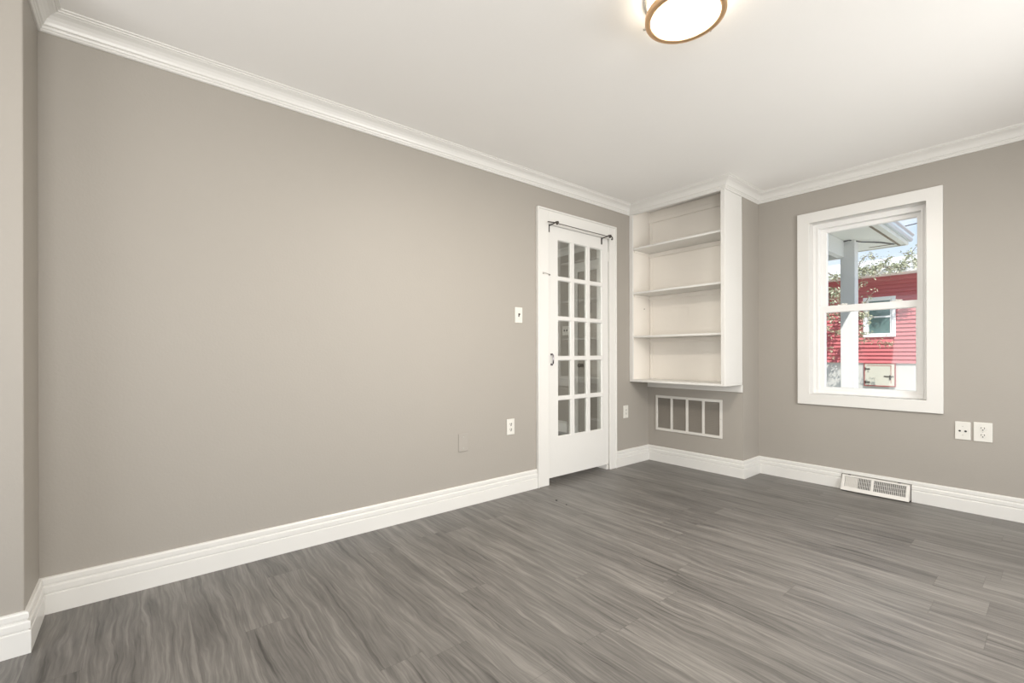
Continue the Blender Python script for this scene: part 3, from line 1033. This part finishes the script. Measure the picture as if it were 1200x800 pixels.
bm = B(); box(bm, HX0 - .3, HX1 + .3, HY - .54, HY - .42, EZ + .03, EZ + .17)
obj('gutter', bm, 'porch', hs, bevel=0.01)
bm = B()
v = [bm.verts.new(p) for p in ((HX0 - .3, HY - .46, EZ + .18), (HX1 + .3, HY - .46, EZ + .18), (HX1 + .3, HY + 3.5, EZ + 1.15), (HX0 - .3, HY + 3.5, EZ + 1.15),
                               (HX0 - .3, HY + 7.4, EZ + .18), (HX1 + .3, HY + 7.4, EZ + .18))]
for f in ((0, 1, 2, 3), (3, 2, 5, 4), (0, 3, 4), (1, 5, 2), (0, 4, 5, 1)):
    bm.faces.new([v[i] for i in f])
obj('roof', bm, 'roof', hs)
# its window
bm = B()
for a in ((-1.50, -1.40, 1.54, 2.80), (-0.79, -0.69, 1.54, 2.80), (-1.40, -0.79, 1.54, 1.62), (-1.40, -0.79, 2.72, 2.80)):
    box(bm, a[0], a[1], HY - .03, HY + .05, a[2], a[3])
wf = obj('window_frame', bm, 'porch', hs, bevel=0.004)
wf['label'] = 'white framed double-hung window in the red siding'
bm = B()
for a in ((-1.40, -1.36, 1.62, 2.72), (-0.83, -0.79, 1.62, 2.72), (-1.36, -0.83, 1.62, 1.66), (-1.36, -0.83, 2.68, 2.72), (-1.36, -0.83, 2.15, 2.20)):
    box(bm, a[0], a[1], HY - .005, HY + .03, a[2], a[3])
obj('sash', bm, 'porch', wf)
bm = B(); box(bm, -1.40, -0.79, HY + .02, HY + .028, 1.62, 2.72)
obj('pane', bm, 'far_glass', wf)
# crawl-space hatch
bm = B(); box(bm, -1.46, -0.715, HY - .02, HY + .02, 0.015, 0.70)
ht = obj('hatch', bm, 'door_cream', hs)
ht['label'] = 'small cream crawl-space hatch with red border'
bm = B()
for a in ((-1.480, -1.46, -.01, 0.718), (-0.715, -0.695, -.01, 0.718), (-1.46, -0.715, 0.70, 0.718), (-1.46, -0.715, -.01, 0.015)):
    box(bm, a[0], a[1], HY - .035, HY + .02, a[2], a[3])
obj('hatch_trim', bm, 'red_trim', ht)
bm = B()
box(bm, -1.40, -0.80, HY - .024, HY - .019, 0.635, 0.650)
box(bm, -0.815, -0.800, HY - .024, HY - .019, 0.10, 0.635)
obj('hatch_line', bm, 'red_trim', ht)
for zz in (0.53, 0.11):
    bm = B()
    box(bm, -1.45, -1.33, HY - .030, HY - .020, zz - .02, zz + .02)
    cyl(bm, (-1.445, HY - .032, zz - .045), (-1.445, HY - .032, zz + .045), .014, .014, 10)
    obj('strap_hinge', bm, 'iron', ht)
bm = B()
box(bm, -0.98, -0.74, HY - .034, HY - .020, .290, .320)
box(bm, -0.84, -0.80, HY - .045, HY - .020, .210, .345)
obj('hasp', bm, 'iron', ht)

# tree whose branches hang before the red house
tree = thing('tree', 'leafy pale green tree with branches hanging before the red house', 'tree', (-4.6, 16.2, GZ))
rnd = random.Random(11)
br = B()
tube(br, [(-4.6, 16.2, GZ), (-4.55, 16.2, 1.2), (-4.4, 16.25, 2.6), (-4.1, 16.2, 3.9), (-3.8, 16.3, 5.0)], [.19, .16, .13, .10, .05], 10)
lf, lf2 = B(), B()
def leaf(bm, p, s):
    d = Vector((rnd.uniform(-1, 1), rnd.uniform(-1, 1), rnd.uniform(-.9, .5))).normalized()
    u = d.cross(Vector((rnd.uniform(-1, 1), rnd.uniform(-1, 1), rnd.uniform(-1, 1)))).normalized()
    n_ = d.cross(u)
    L_, W_ = s, s * .48
    p = Vector((p.x, min(p.y, 17.33), p.z))
    a = [p, p + d * L_ * .45 + u * W_ * .5 + n_ * W_ * .15, p + d * L_, p + d * L_ * .45 - u * W_ * .5 + n_ * W_ * .15]
    v = [bm.verts.new(q) for q in a]
    bm.faces.new((v[0], v[1], v[2])); bm.faces.new((v[0], v[2], v[3]))
def branch(pts, r0, r1, dens, spread, s=.085, tgt=None, twigs=5):
    pts = [Vector(p) for p in pts]
    n_ = len(pts)
    # fine path
    fp = []
    for a, b5 in zip(pts, pts[1:]):
        for i in range(5):
            fp.append(a.lerp(b5, i / 5) + Vector((rnd.gauss(0, .02), rnd.gauss(0, .03), rnd.gauss(0, .02))))
    fp.append(pts[-1])
    tube(br, fp, [r0 + (r1 - r0) * i / (len(fp) - 1) for i in range(len(fp))], 6)
    tgt = tgt or lf
    for k2 in range(twigs * (n_ - 1)):
        q = rnd.choice(fp[2:])
        e2 = q + Vector((rnd.gauss(0, spread), rnd.gauss(0, spread), rnd.gauss(-.04, spread)))
        e2.y = min(e2.y, 17.35)
        tube(br, [q, q.lerp(e2, .5) + Vector((0, 0, .03)), e2], [.009, .007, .004], 5)
        for j in range(dens):
            leaf(tgt, q.lerp(e2, rnd.uniform(.2, 1.1)) + Vector((rnd.gauss(0, .05), rnd.gauss(0, .07), rnd.gauss(0, .05))), s * rnd.uniform(.7, 1.3))
Y0 = 16.4
# left of the porch post
branch([(-4.2, 16.2, 3.4), (-3.2, Y0, 3.75), (-2.4, Y0, 3.75), (-1.7, Y0 - .1, 3.3)], .06, .012, 22, .24, twigs=9)
branch([(-4.4, 16.2, 2.8), (-3.3, Y0, 3.1), (-2.4, Y0, 3.05), (-1.65, Y0, 2.75)], .05, .012, 24, .24, twigs=9)
branch([(-4.5, 16.2, 2.2), (-3.3, Y0, 2.6), (-2.3, Y0, 2.45), (-1.75, Y0, 2.2)], .05, .012, 22, .22, twigs=9)
branch([(-4.5, 16.2, 1.9), (-3.3, Y0, 2.1), (-2.4, Y0, 1.95), (-1.80, Y0, 1.65)], .05, .010, 14, .20, tgt=lf2, twigs=8)
branch([(-3.3, Y0, 2.1), (-2.7, Y0, 1.6), (-2.2, Y0, 1.35), (-1.95, Y0, 1.10)], .03, .008, 7, .16, tgt=lf2)
branch([(-2.5, Y0, 3.75), (-2.1, Y0, 4.1), (-1.85, Y0, 4.25)], .03, .010, 8, .18)
def rbranch(pts, *a, **k2):
    """sprays close in front of the red wall; only the first one grows out of the left-hand limbs"""
    q = [(2.606 + (x - 2.606) * 1.045, y * 1.045, 1.04 + (zz - 1.04) * 1.045) for x, y, zz in pts]
    if pts[0][0] < -1.6: q = [pts[0]] + q[1:]
    branch(q, *a, **k2)
# behind the post, reaching right
rbranch([(-1.7, Y0 - .1, 3.25), (-1.25, Y0, 3.46), (-0.8, Y0, 3.49), (-0.3, Y0, 3.50), (0.25, Y0, 3.54)], .022, .008, 17, .085, .075, twigs=22)
rbranch([(-1.65, Y0, 2.75), (-1.30, Y0 + .1, 3.05), (-1.05, Y0, 3.15)], .015, .005, 6, .10, .07)
rbranch([(-1.75, Y0, 2.2), (-1.35, Y0, 2.30), (-1.08, Y0, 2.50), (-0.88, Y0, 2.86)], .02, .008, 5, .06, .07)
rbranch([(-1.75, Y0, 2.2), (-1.35, Y0, 2.20), (-1.05, Y0, 2.18)], .02, .006, 22, .11, .075, twigs=9)
rbranch([(-1.80, Y0, 1.65), (-1.35, Y0, 1.95), (-1.18, Y0, 1.75), (-1.15, Y0, 1.55)], .012, .005, 7, .09, .07)
rbranch([(-1.80, Y0, 1.65), (-1.3, Y0, 1.42), (-0.8, Y0, 1.37), (-0.45, Y0, 1.28)], .010, .004, 6, .06, .06, tgt=lf2, twigs=8)
rbranch([(-1.25, Y0, 3.46), (-1.19, Y0, 3.75), (-1.0, Y0, 3.90), (-0.85, Y0, 3.80)], .010, .004, 6, .08, .07)
rbranch([(-0.8, Y0, 3.49), (-0.70, Y0, 3.62), (-0.52, Y0, 3.72)], .009, .004, 10, .07, .07)
rbranch([(-0.3, Y0, 3.50), (-0.15, Y0, 3.68), (0.05, Y0, 3.85)], .009, .004, 12, .08, .08)
obj('branches', br, 'bark', tree, smooth=True)
o = obj('leaves', lf, 'leaf', tree); o['kind'] = 'stuff'
o = obj('dry_leaves', lf2, 'leaf_dark', tree); o['kind'] = 'stuff'

# overhead wire
bm = B()
tube(bm, [(-12, 13.2, 3.3), (-6, 13.5, 3.60), (0.175, 14, 4.03), (2.0, 14.1, 4.22), (8, 14.4, 5.2)], .012, 6)
tag(obj('street_power_wire', bm, 'cable'), 'thin dark utility wire crossing the sky above the gutter', 'wire')
